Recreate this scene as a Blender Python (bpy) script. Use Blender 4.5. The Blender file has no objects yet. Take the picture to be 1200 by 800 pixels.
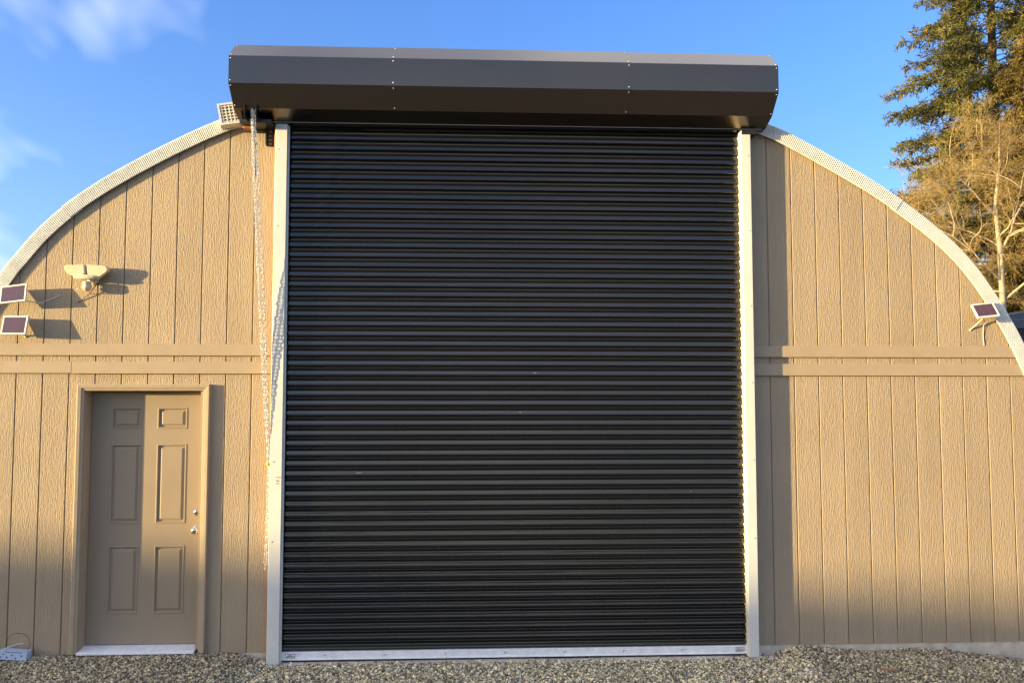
import bpy, bmesh, math, random
import numpy as np
from mathutils import Vector, Matrix
R = math.radians
random.seed(7); rng = np.random.default_rng(7)
scene = bpy.context.scene
C = scene.collection

# ------------------------------------------------------------------ camera
cam = bpy.data.cameras.new('camera'); camo = bpy.data.objects.new('camera', cam); C.objects.link(camo)
camo.location = (-0.4191, -6.9063, 2.0121)
camo.rotation_euler = (math.pi/2 + 0.0621, 0, -0.0487)
cam.sensor_width = 36; cam.lens = 30.0; cam.clip_end = 3000
scene.camera = camo

# ------------------------------------------------------------------ world, sun, exposure
SUN_AZ, SUN_EL = R(72), R(4.6)          # azimuth measured from the wall's normal towards the left
SUN_STRENGTH, SKY_STRENGTH, EXPOSURE = 2.8, 0.15, 2.38
to_sun = Vector((-math.sin(SUN_AZ)*math.cos(SUN_EL), -math.cos(SUN_AZ)*math.cos(SUN_EL), math.sin(SUN_EL)))
w = bpy.data.worlds.new('World'); scene.world = w; w.use_nodes = True
nt = w.node_tree; nt.nodes.clear()
out = nt.nodes.new('ShaderNodeOutputWorld'); bg = nt.nodes.new('ShaderNodeBackground')
sky = nt.nodes.new('ShaderNodeTexSky'); sky.sky_type = 'NISHITA'; sky.sun_disc = False
sky.sun_elevation = SUN_EL
sky.sun_rotation = math.atan2(to_sun.x, to_sun.y)
sky.altitude = 100; sky.air_density = 1.0; sky.dust_density = 3; sky.ozone_density = 3
hs = nt.nodes.new('ShaderNodeHueSaturation'); hs.inputs['Saturation'].default_value = 1.12; hs.inputs['Hue'].default_value = 0.52; hs.inputs['Value'].default_value = 1.0
tc = nt.nodes.new('ShaderNodeTexCoord'); mp = nt.nodes.new('ShaderNodeMapping')
mp.inputs['Scale'].default_value = (1.3, 1.3, 2.2); mp.inputs['Location'].default_value = (5.015, 0.46, 0.1)
nz = nt.nodes.new('ShaderNodeTexNoise'); nz.inputs['Scale'].default_value = 0.85; nz.inputs['Detail'].default_value = 5
nz.inputs['Roughness'].default_value = 0.55; nz.inputs['Distortion'].default_value = 0.4
cr = nt.nodes.new('ShaderNodeValToRGB'); cr.color_ramp.elements[0].position = 0.45; cr.color_ramp.elements[1].position = 0.82
cr.color_ramp.elements[1].color = (0.72, 0.72, 0.72, 1)
mixc = nt.nodes.new('ShaderNodeMix'); mixc.data_type = 'RGBA'
mixc.inputs['B'].default_value = (5.9, 5.6, 5.2, 1)
nt.links.new(tc.outputs['Generated'], mp.inputs['Vector']); nt.links.new(mp.outputs['Vector'], nz.inputs['Vector'])
nt.links.new(nz.outputs['Fac'], cr.inputs['Fac']); nt.links.new(cr.outputs['Color'], mixc.inputs['Factor'])
nt.links.new(sky.outputs['Color'], hs.inputs['Color']); nt.links.new(hs.outputs['Color'], mixc.inputs['A'])
nt.links.new(mixc.outputs['Result'], bg.inputs['Color']); nt.links.new(bg.outputs['Background'], out.inputs['Surface'])
bg.inputs['Strength'].default_value = SKY_STRENGTH
sl = bpy.data.lights.new('sun', 'SUN'); so = bpy.data.objects.new('sun', sl); C.objects.link(so)
sl.energy = SUN_STRENGTH; sl.angle = R(0.55); sl.color = (1.0, 0.745, 0.34)
so.rotation_euler = to_sun.to_track_quat('Z', 'Y').to_euler(); so.location = (-20, -10, 20)
vs = scene.view_settings; vs.view_transform = 'Standard'; vs.look = 'None'; vs.exposure = EXPOSURE; vs.gamma = 1; vs.use_curve_mapping = False

# ------------------------------------------------------------------ helpers
def tag(o, label=None, cat=None, group=None, kind=None):
    for k, v in (('label', label), ('category', cat), ('group', group), ('kind', kind)):
        if v: o[k] = v
    return o
def empty(name, loc=(0, 0, 0)):
    o = bpy.data.objects.new(name, None); C.objects.link(o); o.location = loc; return o
def mesh(name, v, f, mat=None, smooth=None):
    me = bpy.data.meshes.new(name); me.from_pydata([tuple(p) for p in v], [], f)
    if mat: me.materials.append(mat)
    bm = bmesh.new(); bm.from_mesh(me); bmesh.ops.recalc_face_normals(bm, faces=bm.faces); bm.to_mesh(me); bm.free()
    if smooth is not None:
        me.polygons.foreach_set('use_smooth', [True]*len(me.polygons)); me.set_sharp_from_angle(angle=R(smooth))
    return me
def link(name, me, parent=None, loc=(0, 0, 0), rot=(0, 0, 0)):
    o = bpy.data.objects.new(name, me); C.objects.link(o); o.parent = parent
    o.location = loc; o.rotation_euler = rot; return o
def rot_of(w, h):
    """rotation whose X is along w and Z along h"""
    X = Vector(w).normalized(); Z = Vector(h); Z = (Z - X*Z.dot(X)).normalized(); Y = Z.cross(X)
    return Matrix((X, Y, Z)).transposed().to_euler()
class MB:
    def __init__(s): s.v = []; s.f = []
    def add(s, v, f):
        n = len(s.v); s.v += [tuple(p) for p in v]; s.f += [tuple(i+n for i in q) for q in f]; return s
    def box(s, x0, x1, y0, y1, z0, z1, c=0.0):
        if c <= 0:
            v = [(x, y, z) for x in (x0, x1) for y in (y0, y1) for z in (z0, z1)]
            return s.add(v, [(0,1,3,2),(4,6,7,5),(0,4,5,1),(2,3,7,6),(0,2,6,4),(1,5,7,3)])
        bm = bmesh.new(); bmesh.ops.create_cube(bm, size=1)
        for q in bm.verts:
            q.co = ((x0+x1)/2+q.co.x*(x1-x0), (y0+y1)/2+q.co.y*(y1-y0), (z0+z1)/2+q.co.z*(z1-z0))
        bmesh.ops.bevel(bm, geom=bm.edges[:], offset=c, segments=1, affect='EDGES')
        bm.verts.index_update(); s.add([q.co[:] for q in bm.verts], [[q.index for q in f.verts] for f in bm.faces]); bm.free(); return s
    def prism(s, poly, y0, y1):
        """poly in (x, z), extruded from y0 to y1"""
        n = len(poly); v = [(x, y0, z) for x, z in poly]+[(x, y1, z) for x, z in poly]
        return s.add(v, [tuple(range(n)), tuple(range(2*n-1, n-1, -1))]+[(i, (i+1) % n, (i+1) % n+n, i+n) for i in range(n)])
    def prism_x(s, poly, x0, x1, caps=True):
        """poly in (y, z), extruded along x"""
        n = len(poly); v = [(x0, y, z) for y, z in poly]+[(x1, y, z) for y, z in poly]
        f = [(i, (i+1) % n, (i+1) % n+n, i+n) for i in range(n)]
        if caps: f += [tuple(range(n)), tuple(range(2*n-1, n-1, -1))]
        return s.add(v, f)
    def tube(s, pts, r, n=6, close=False):
        pts = [Vector(p) for p in pts]; rs = r if hasattr(r, '__len__') else [r]*len(pts)
        N = len(pts); v = []; f = []; up = Vector((0.13, 0.31, 0.94))
        for i, p in enumerate(pts):
            a = pts[(i-1) % N] if (close or i > 0) else p; b = pts[(i+1) % N] if (close or i < N-1) else p
            t = (b-a).normalized(); u = t.cross(up)
            if u.length < 1e-3: u = t.cross(Vector((1, 0, 0)))
            u.normalize(); q = t.cross(u)
            for k in range(n):
                an = 2*math.pi*k/n; v.append(p+(u*math.cos(an)+q*math.sin(an))*rs[i])
        for i in range(N if close else N-1):
            j = (i+1) % N
            for k in range(n): f.append((i*n+k, i*n+(k+1) % n, j*n+(k+1) % n, j*n+k))
        if not close: f += [tuple(range(n)), tuple((N-1)*n+k for k in reversed(range(n)))]
        return s.add(v, f)
    def lathe(s, prof, n=20, axis='y', o=(0, 0, 0)):
        """prof: list of (radius, along axis)"""
        v = []; f = []
        for r, h in prof:
            for k in range(n):
                a = 2*math.pi*k/n; c, d = r*math.cos(a), r*math.sin(a)
                v.append((o[0]+c, o[1]+h, o[2]+d) if axis == 'y' else (o[0]+c, o[1]+d, o[2]+h))
        for i in range(len(prof)-1):
            for k in range(n): f.append((i*n+k, i*n+(k+1) % n, (i+1)*n+(k+1) % n, (i+1)*n+k))
        f += [tuple(range(n)), tuple((len(prof)-1)*n+k for k in range(n))]
        return s.add(v, f)
    def me(s, name, mat, smooth=None): return mesh(name, s.v, s.f, mat, smooth)
    def obj(s, name, mat, parent=None, smooth=None, loc=(0, 0, 0), rot=(0, 0, 0)): return link(name, s.me(name, mat, smooth), parent, loc, rot)

# ------------------------------------------------------------------ materials
class NT:
    def __init__(s, name):
        s.m = bpy.data.materials.new(name); s.m.use_nodes = True; s.t = s.m.node_tree; s.b = s.t.nodes['Principled BSDF']
    def n(s, typ, **kw):
        o = s.t.nodes.new(typ)
        for k, v in kw.items():
            if k in o.inputs: o.inputs[k].default_value = v
            else: setattr(o, k, v)
        return o
    def l(s, a, b): s.t.links.new(a, b)
    def set(s, **kw):
        for k, v in kw.items(): s.b.inputs[k.replace('_', ' ')].default_value = v
        return s
def col3(c): return (c[0], c[1], c[2], 1)
def paint(name, c, rough=0.5, metal=0.0, var=0.06, scale=6.0, bump=0.0, bscale=200.0, spec=0.5, rvar=0.1, coat=0.0, ior=0.0, tint=(1.0, 0.90, 0.78)):
    """plain coat with slight large-scale unevenness, fine relief and uneven gloss"""
    k = NT(name); k.set(Roughness=rough, Metallic=metal); k.b.inputs['Specular IOR Level'].default_value = spec
    if coat: k.b.inputs['Coat Weight'].default_value = coat
    tcx = k.n('ShaderNodeNewGeometry'); nz = k.n('ShaderNodeTexNoise', Scale=scale, Detail=6.0, Roughness=0.6)
    k.l(tcx.outputs['Position'], nz.inputs['Vector'])
    mx = k.n('ShaderNodeMix', data_type='RGBA'); mx.inputs['A'].default_value = col3([x*(1-var) for x in c]); mx.inputs['B'].default_value = col3([min(1, x*(1+var)) for x in c])
    mr = k.n('ShaderNodeMapRange'); mr.inputs['From Min'].default_value = 0.3; mr.inputs['From Max'].default_value = 0.7
    k.l(nz.outputs['Fac'], mr.inputs['Value']); k.l(mr.outputs['Result'], mx.inputs['Factor']); k.l(mx.outputs['Result'], k.b.inputs['Base Color'])
    m2 = k.n('ShaderNodeMapRange'); m2.inputs['To Min'].default_value = max(0.02, rough-rvar); m2.inputs['To Max'].default_value = min(1, rough+rvar)
    k.l(nz.outputs['Fac'], m2.inputs['Value']); k.l(m2.outputs['Result'], k.b.inputs['Roughness'])
    if bump:
        n2 = k.n('ShaderNodeTexNoise', Scale=bscale, Detail=3.0); k.l(tcx.outputs['Position'], n2.inputs['Vector'])
        bp = k.n('ShaderNodeBump', Strength=1.0, Distance=bump); k.l(n2.outputs['Fac'], bp.inputs['Height']); k.l(bp.outputs['Normal'], k.b.inputs['Normal'])
    if ior: k.b.inputs['IOR'].default_value = ior; k.b.inputs['Specular Tint'].default_value = col3(tint)
    return k.m

TAUPE = (0.345, 0.266, 0.177)
def siding_mat():
    k = NT('embossed_siding'); k.set(Roughness=0.75); k.b.inputs['Specular IOR Level'].default_value = 0.25
    g = k.n('ShaderNodeNewGeometry'); oi = k.n('ShaderNodeObjectInfo')
    off = k.n('ShaderNodeCombineXYZ'); mul = k.n('ShaderNodeMath', operation='MULTIPLY'); mul.inputs[1].default_value = 37.0
    k.l(oi.outputs['Random'], mul.inputs[0]); k.l(mul.outputs[0], off.inputs['Y']); k.l(mul.outputs[0], off.inputs['Z'])
    ad = k.n('ShaderNodeVectorMath', operation='ADD'); k.l(g.outputs['Position'], ad.inputs[0]); k.l(off.outputs[0], ad.inputs[1])
    # cathedral-like grain: vertical waves bent by a low-frequency noise
    m1 = k.n('ShaderNodeMapping'); m1.inputs['Scale'].default_value = (4.0, 4.0, 1.1); k.l(ad.outputs[0], m1.inputs['Vector'])
    wv = k.n('ShaderNodeTexWave', wave_type='BANDS', bands_direction='X', Scale=5.2, Distortion=14.0, Detail=4.0); wv.inputs['Detail Scale'].default_value = 1.6; wv.inputs['Detail Roughness'].default_value = 0.65
    k.l(m1.outputs[0], wv.inputs['Vector'])
    m2 = k.n('ShaderNodeMapping'); m2.inputs['Scale'].default_value = (85.0, 85.0, 24.0); k.l(ad.outputs[0], m2.inputs['Vector'])
    n1 = k.n('ShaderNodeTexNoise', Scale=1.0, Detail=4.0, Roughness=0.65, Distortion=0.6); k.l(m2.outputs[0], n1.inputs['Vector'])
    n3 = k.n('ShaderNodeTexNoise', Scale=170.0, Detail=2.0); k.l(ad.outputs[0], n3.inputs['Vector'])
    a1 = k.n('ShaderNodeMath', operation='MULTIPLY'); a1.inputs[1].default_value = 0.40; k.l(wv.outputs['Fac'], a1.inputs[0])
    a2 = k.n('ShaderNodeMath', operation='MULTIPLY_ADD'); a2.inputs[1].default_value = 1.5; k.l(n1.outputs['Fac'], a2.inputs[0]); k.l(a1.outputs[0], a2.inputs[2])
    a3 = k.n('ShaderNodeMath', operation='MULTIPLY_ADD'); a3.inputs[1].default_value = 0.35; k.l(n3.outputs['Fac'], a3.inputs[0]); k.l(a2.outputs[0], a3.inputs[2])
    bp = k.n('ShaderNodeBump', Strength=1.0, Distance=0.0031); k.l(a3.outputs[0], bp.inputs['Height']); k.l(bp.outputs['Normal'], k.b.inputs['Normal'])
    nb = k.n('ShaderNodeTexNoise', Scale=1.3, Detail=6.0, Roughness=0.65); k.l(g.outputs['Position'], nb.inputs['Vector'])
    mx = k.n('ShaderNodeMix', data_type='RGBA'); mx.inputs['A'].default_value = col3([x*0.88 for x in TAUPE]); mx.inputs['B'].default_value = col3([x*1.10 for x in TAUPE])
    ms = k.n('ShaderNodeMapping'); ms.inputs['Scale'].default_value = (7.0, 7.0, 0.45); k.l(ad.outputs[0], ms.inputs['Vector'])
    ns = k.n('ShaderNodeTexNoise', Scale=1.0, Detail=5.0, Roughness=0.6); k.l(ms.outputs[0], ns.inputs['Vector'])
    av = k.n('ShaderNodeMath', operation='ADD'); k.l(nb.outputs['Fac'], av.inputs[0]); k.l(ns.outputs['Fac'], av.inputs[1])
    am = k.n('ShaderNodeMapRange'); am.inputs['From Min'].default_value = 0.65; am.inputs['From Max'].default_value = 1.35; k.l(av.outputs[0], am.inputs['Value'])
    k.l(am.outputs['Result'], mx.inputs['Factor'])
    hv = k.n('ShaderNodeHueSaturation'); mrr = k.n('ShaderNodeMapRange'); mrr.inputs['To Min'].default_value = 0.95; mrr.inputs['To Max'].default_value = 1.05
    k.l(oi.outputs['Random'], mrr.inputs['Value']); k.l(mrr.outputs['Result'], hv.inputs['Value']); k.l(mx.outputs['Result'], hv.inputs['Color']); k.l(hv.outputs['Color'], k.b.inputs['Base Color'])
    return k.m
M = {}
M['siding'] = siding_mat()
M['trim'] = paint('taupe_trim_paint', [x*1.02 for x in TAUPE], 0.6, spec=0.3, var=0.05, scale=9, bump=0.0006, bscale=60)
M['door'] = paint('taupe_door_paint', [x*0.84 for x in TAUPE], 0.5, spec=0.35, var=0.03, scale=4, bump=0.0001, bscale=300)
M['dark'] = paint('dark_void', (0.02, 0.018, 0.015), 0.9)
M['groove'] = paint('groove_paint', [x*0.98 for x in TAUPE], 0.8)
M['galv'] = paint('galvanised_sheet', (0.68, 0.665, 0.61), 0.42, metal=0.12, var=0.10, scale=14)
M['white'] = paint('white_guide_coat', (0.60, 0.58, 0.53), 0.4, var=0.06, scale=5, bump=0.0002, bscale=40)
M['alu'] = paint('mill_aluminium', (0.80, 0.80, 0.80), 0.38, metal=0.15, var=0.1, scale=18)
M['hood'] = paint('charcoal_hood_coat', (0.009, 0.0078, 0.0070), 0.22, var=0.05, scale=2.5, bump=0.0012, bscale=3.0, spec=0.5, rvar=0.05, ior=2.05, tint=(1.0, 0.83, 0.66))
M['black'] = paint('black_metal', (0.012, 0.012, 0.012), 0.4, var=0.1)
M['rubber'] = paint('black_rubber', (0.012, 0.012, 0.012), 0.8)
M['screw'] = paint('bright_steel', (0.7, 0.7, 0.68), 0.3, metal=0.8)
M['chain'] = paint('galvanised_chain', (0.82, 0.80, 0.75), 0.28, metal=0.35, var=0.1, scale=60)
M['cedar_board'] = paint('raw_cedar', (0.36, 0.145, 0.05), 0.7, var=0.25, scale=12, bump=0.001, bscale=120)
M['concrete'] = paint('concrete', (0.50, 0.43, 0.335), 0.85, var=0.30, scale=7, bump=0.002, bscale=90)
M['cream'] = paint('cream_plastic', (0.60, 0.50, 0.32), 0.45, var=0.05, scale=20)
M['ivory'] = paint('ivory_plastic', (0.74, 0.70, 0.60), 0.4, var=0.05, scale=20)
M['frame'] = paint('white_plastic_frame', (0.62, 0.585, 0.50), 0.4, var=0.05, scale=30)
M['cell'] = paint('solar_glass', (0.055, 0.021, 0.032), 0.12, var=0.15, scale=8, spec=0.6, rvar=0.03)
M['cell_line'] = paint('solar_busbar', (0.09, 0.06, 0.07), 0.3)
M['brass'] = paint('polished_nickel', (0.72, 0.66, 0.55), 0.18, metal=1.0, rvar=0.05)
M['yellow'] = paint('yellow_plastic', (0.85, 0.62, 0.02), 0.4)
M['tin'] = paint('pale_blue_tin', (0.42, 0.52, 0.72), 0.35, metal=0.2, var=0.1, scale=40)
M['wire'] = paint('brown_wire', (0.08, 0.05, 0.03), 0.6)
M['cable'] = paint('white_cable', (0.6, 0.58, 0.53), 0.5)
M['red_ink'] = paint('red_ink', (0.45, 0.06, 0.03), 0.6)
M['black_ink'] = paint('black_ink', (0.05, 0.05, 0.05), 0.6)
M['shed_roof'] = paint('slate_blue_metal', (0.05, 0.065, 0.085), 0.45)
M['shed_wall'] = paint('dark_wall', (0.012, 0.012, 0.014), 0.7)
M['chip'] = paint('brown_wood_chip', (0.26, 0.14, 0.07), 0.8, var=0.2, scale=60)
M['hill'] = paint('wooded_hill', (0.035, 0.04, 0.018), 0.95, var=0.35, scale=0.4)
def slat_mat():
    k = NT('black_slat_coat'); k.set(Roughness=0.26); k.b.inputs['Base Color'].default_value = (0.004, 0.004, 0.0045, 1); k.b.inputs['Specular IOR Level'].default_value = 0.5; k.b.inputs['IOR'].default_value = 1.76; k.b.inputs['Specular Tint'].default_value = (1.0, 0.90, 0.76, 1)
    g = k.n('ShaderNodeNewGeometry'); mp = k.n('ShaderNodeMapping'); mp.inputs['Scale'].default_value = (1.6, 1.0, 22.0); k.l(g.outputs['Position'], mp.inputs['Vector'])
    n1 = k.n('ShaderNodeTexNoise', Scale=1.0, Detail=3.0); k.l(mp.outputs[0], n1.inputs['Vector'])
    bp = k.n('ShaderNodeBump', Strength=1.0, Distance=0.0012); k.l(n1.outputs['Fac'], bp.inputs['Height']); k.l(bp.outputs['Normal'], k.b.inputs['Normal'])
    n2 = k.n('ShaderNodeTexNoise', Scale=3.0, Detail=6.0); k.l(g.outputs['Position'], n2.inputs['Vector'])
    mr = k.n('ShaderNodeMapRange'); mr.inputs['To Min'].default_value = 0.10; mr.inputs['To Max'].default_value = 0.22; k.l(n2.outputs['Fac'], mr.inputs['Value']); k.l(mr.outputs['Result'], k.b.inputs['Roughness'])
    return k.m
M['slat'] = slat_mat()
def ground_mat():
    k = NT('gravel_bed'); k.set(Roughness=0.95)
    g = k.n('ShaderNodeNewGeometry'); vo = k.n('ShaderNodeTexVoronoi', Scale=48.0); k.l(g.outputs['Position'], vo.inputs['Vector'])
    rp = k.n('ShaderNodeValToRGB'); e = rp.color_ramp.elements; e[0].color = (0.06, 0.052, 0.042, 1); e[1].color = (0.40, 0.35, 0.27, 1); e.new(0.5).color = (0.18, 0.155, 0.12, 1)
    sx = k.n('ShaderNodeSeparateColor'); k.l(vo.outputs['Color'], sx.inputs[0]); k.l(sx.outputs[0], rp.inputs['Fac'])
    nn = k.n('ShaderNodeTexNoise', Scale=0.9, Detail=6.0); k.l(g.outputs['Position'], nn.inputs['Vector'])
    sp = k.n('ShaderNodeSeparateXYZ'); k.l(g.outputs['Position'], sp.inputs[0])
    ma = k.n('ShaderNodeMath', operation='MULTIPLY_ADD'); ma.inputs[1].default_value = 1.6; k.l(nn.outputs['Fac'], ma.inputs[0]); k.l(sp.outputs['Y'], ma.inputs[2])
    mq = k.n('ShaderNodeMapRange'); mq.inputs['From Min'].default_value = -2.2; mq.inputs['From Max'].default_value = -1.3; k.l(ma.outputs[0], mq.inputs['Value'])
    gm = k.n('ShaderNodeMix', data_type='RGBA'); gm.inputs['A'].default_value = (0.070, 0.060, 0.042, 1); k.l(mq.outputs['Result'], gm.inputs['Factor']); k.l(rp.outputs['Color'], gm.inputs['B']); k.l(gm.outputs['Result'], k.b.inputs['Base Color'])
    bp = k.n('ShaderNodeBump', Strength=1.0, Distance=0.01, invert=True); k.l(vo.outputs['Distance'], bp.inputs['Height']); k.l(bp.outputs['Normal'], k.b.inputs['Normal'])
    return k.m
M['ground'] = ground_mat()
def attr_mat(name, rough, trans=0.0, bump=0.0):
    k = NT(name); k.set(Roughness=rough); k.b.inputs['Specular IOR Level'].default_value = 0.25
    at = k.n('ShaderNodeAttribute', attribute_name='tint'); k.l(at.outputs['Color'], k.b.inputs['Base Color'])
    if bump:
        g = k.n('ShaderNodeNewGeometry'); n = k.n('ShaderNodeTexNoise', Scale=160.0, Detail=3.0); k.l(g.outputs['Position'], n.inputs['Vector'])
        bp = k.n('ShaderNodeBump', Strength=1.0, Distance=bump); k.l(n.outputs['Fac'], bp.inputs['Height']); k.l(bp.outputs['Normal'], k.b.inputs['Normal'])
    if trans:
        tr = k.n('ShaderNodeBsdfTranslucent'); mx = k.n('ShaderNodeMixShader'); mx.inputs[0].default_value = trans
        k.l(at.outputs['Color'], tr.inputs['Color']); k.l(k.b.outputs[0], mx.inputs[1]); k.l(tr.outputs[0], mx.inputs[2])
        k.l(mx.outputs[0], k.t.nodes['Material Output'].inputs['Surface'])
    return k.m
M['stone'] = attr_mat('gravel_stone', 0.85, bump=0.001)
M['needle'] = attr_mat('conifer_needles', 0.6, trans=0.25)
M['bark_dark'] = paint('fir_bark', (0.10, 0.065, 0.04), 0.9, var=0.4, scale=8, bump=0.01, bscale=20)
M['bark_pale'] = paint('pale_bark', (0.42, 0.34, 0.22), 0.85, var=0.25, scale=9, bump=0.004, bscale=40)
M['twig'] = paint('tan_twig', (0.27, 0.185, 0.068), 0.8, var=0.25, scale=3)

def bulk(name, V, F, tint, mat, parent=None):
    """V (n,3), F (m,k) numpy, tint (n,3) per vertex"""
    me = bpy.data.meshes.new(name); m, k = F.shape
    me.vertices.add(len(V)); me.vertices.foreach_set('co', np.ascontiguousarray(V, dtype=np.float32).ravel())
    me.loops.add(m*k); me.loops.foreach_set('vertex_index', np.ascontiguousarray(F, dtype=np.int32).ravel())
    me.polygons.add(m); me.polygons.foreach_set('loop_start', np.arange(0, m*k, k, dtype=np.int32))
    me.update(calc_edges=True)
    a = me.attributes.new('tint', 'FLOAT_COLOR', 'POINT'); a.data.foreach_set('color', np.c_[tint, np.ones(len(V))].astype(np.float32).ravel())
    me.materials.append(mat); me.validate(); return link(name, me, parent)

# ------------------------------------------------------------------ ground
RX = [-6, -4.2, -3.5, -2.25, -2.12, -2.0, 1.93, 1.99, 2.17, 2.3, 2.62, 2.76, 3.0, 3.22, 3.47, 3.83, 4.1, 5.0, 6]
RZ = [-.012, -.012, -.004, -.004, -.035, -.066, -.072, -.075, -.018, -.008, -.042, -.060, -.052, -.042, -.062, -.115, -.148, -.17, -.17]
def gh(x, y):
    x = np.asarray(x, float); y = np.asarray(y, float); e = np.interp(x, RX, RZ); base = -0.068
    k = np.exp(-np.clip(-y, 0, 50)/np.where(x > 1.9, 0.40, 1.3))
    return base + (e-base)*k + 0.006*np.sin(x*5.1+y*2.3)*np.clip(-y*3, 0, 1) + 0.005*np.sin(x*11.7-y*7.1)*np.clip(-y*3, 0, 1)
xs = np.r_[[-600, -200, -80, -40, -20, -12, -9], np.arange(-7, 7.01, 0.1), [9, 12, 20, 40, 80, 200, 600]]
ys = np.r_[[-600, -200, -80, -40, -20, -10], np.arange(-6, 0.21, 0.1), [1, 5, 20, 60, 200, 600]]
gx, gy = np.meshgrid(xs, ys); gz = gh(gx, gy) - 0.004
V = np.c_[gx.ravel(), gy.ravel(), gz.ravel()]; nx = len(xs)
F = np.array([(j*nx+i, j*nx+i+1, (j+1)*nx+i+1, (j+1)*nx+i) for j in range(len(ys)-1) for i in range(nx-1)])
g = bulk('ground', V, F, np.full((len(V), 3), 0.2), M['ground']); tag(g, kind='structure')
g.data.polygons.foreach_set('use_smooth', [True]*len(g.data.polygons))

# gravel stones
bm = bmesh.new(); bmesh.ops.create_icosphere(bm, subdivisions=1, radius=1); bm.verts.ensure_lookup_table()
ico = np.array([q.co[:] for q in bm.verts]); icof = np.array([[q.index for q in f.verts] for f in bm.faces]); bm.free()
def scatter_stones(n, xr, yr, smin, smax):
    px = rng.uniform(*xr, n); py = yr[0]+(yr[1]-yr[0])*rng.random(n)**0.8
    keep = ~((px > -1.99) & (px < 1.90) & (py > -0.12) & (rng.random(n) > 0.12))
    keep &= ~((px > -1.99) & (px < 1.90) & (py > -0.065))
    px, py = px[keep], py[keep]; n = len(px)
    s = smin*(smax/smin)**(rng.random(n)**1.6)
    pz = gh(px, py)+s*rng.uniform(-0.1, 0.55, n)
    dims = np.c_[s*rng.uniform(0.85, 1.5, n), s*rng.uniform(0.75, 1.1, n), s*rng.uniform(0.5, 0.85, n)]
    P = ico[None]*rng.uniform(0.72, 1.22, (n, len(ico), 1))*dims[:, None]
    q = rng.normal(size=(n, 4)); q[:, 1:3] *= 0.45; q /= np.linalg.norm(q, axis=1, keepdims=True)
    a, b, c, d = q.T
    Rm = np.stack([1-2*(c*c+d*d), 2*(b*c-a*d), 2*(b*d+a*c), 2*(b*c+a*d), 1-2*(b*b+d*d), 2*(c*d-a*b), 2*(b*d-a*c), 2*(c*d+a*b), 1-2*(b*b+c*c)], 1).reshape(n, 3, 3)
    P = np.einsum('nij,nkj->nki', Rm, P)+np.c_[px, py, pz][:, None]
    v = np.clip(rng.beta(1.15, 2.0, n), 0.02, 1); v = 0.07+0.95*v
    warm = rng.random(n); tan = np.clip((rng.random(n)-0.55)*2.4, 0, 1)
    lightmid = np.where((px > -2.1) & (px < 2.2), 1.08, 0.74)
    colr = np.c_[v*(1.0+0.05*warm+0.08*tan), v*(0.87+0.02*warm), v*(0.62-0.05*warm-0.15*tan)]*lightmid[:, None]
    Fc = (icof[None]+(np.arange(n)*len(ico))[:, None, None]).reshape(-1, 3)
    return P.reshape(-1, 3), Fc, np.repeat(colr, len(ico), 0)
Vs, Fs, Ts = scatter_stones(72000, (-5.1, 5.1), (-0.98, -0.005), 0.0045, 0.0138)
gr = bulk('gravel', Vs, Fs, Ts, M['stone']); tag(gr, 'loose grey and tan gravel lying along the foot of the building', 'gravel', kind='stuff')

# distant wooded rise behind the photographer, towards the low sun
d_r, h_r = 55.0, 5.02
cxr, cyr = -math.sin(SUN_AZ)*d_r, -math.cos(SUN_AZ)*d_r
tx, ty = math.cos(SUN_AZ), -math.sin(SUN_AZ)
v = []; f = []; N = 161
for i in range(N):
    t = -200+i*2.5; hh = h_r+0.10*math.sin(t*0.31)+0.06*math.sin(t*1.07+1)+ (0.10*abs(t)/10 if abs(t) > 14 else 0)
    for dd, zz in ((-14, -0.4), (-6, hh*0.55), (-1.5, hh*0.93), (0, hh), (2.5, hh*0.95), (16, hh*0.6), (40, -0.4)):
        v.append((cxr+tx*t-math.sin(SUN_AZ)*dd, cyr+ty*t-math.cos(SUN_AZ)*dd, zz))
for i in range(N-1):
    for k in range(6): f.append((i*7+k, i*7+k+1, (i+1)*7+k+1, (i+1)*7+k))
tag(link('hills', mesh('hills', v, f, M['hill'], 60)), kind='structure')

# ------------------------------------------------------------------ the arched building
B = empty('arched_workshop', (0, 0, 0))
tag(B, 'tan arched workshop with grooved wood siding and a tall black roller door', 'building')
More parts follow.
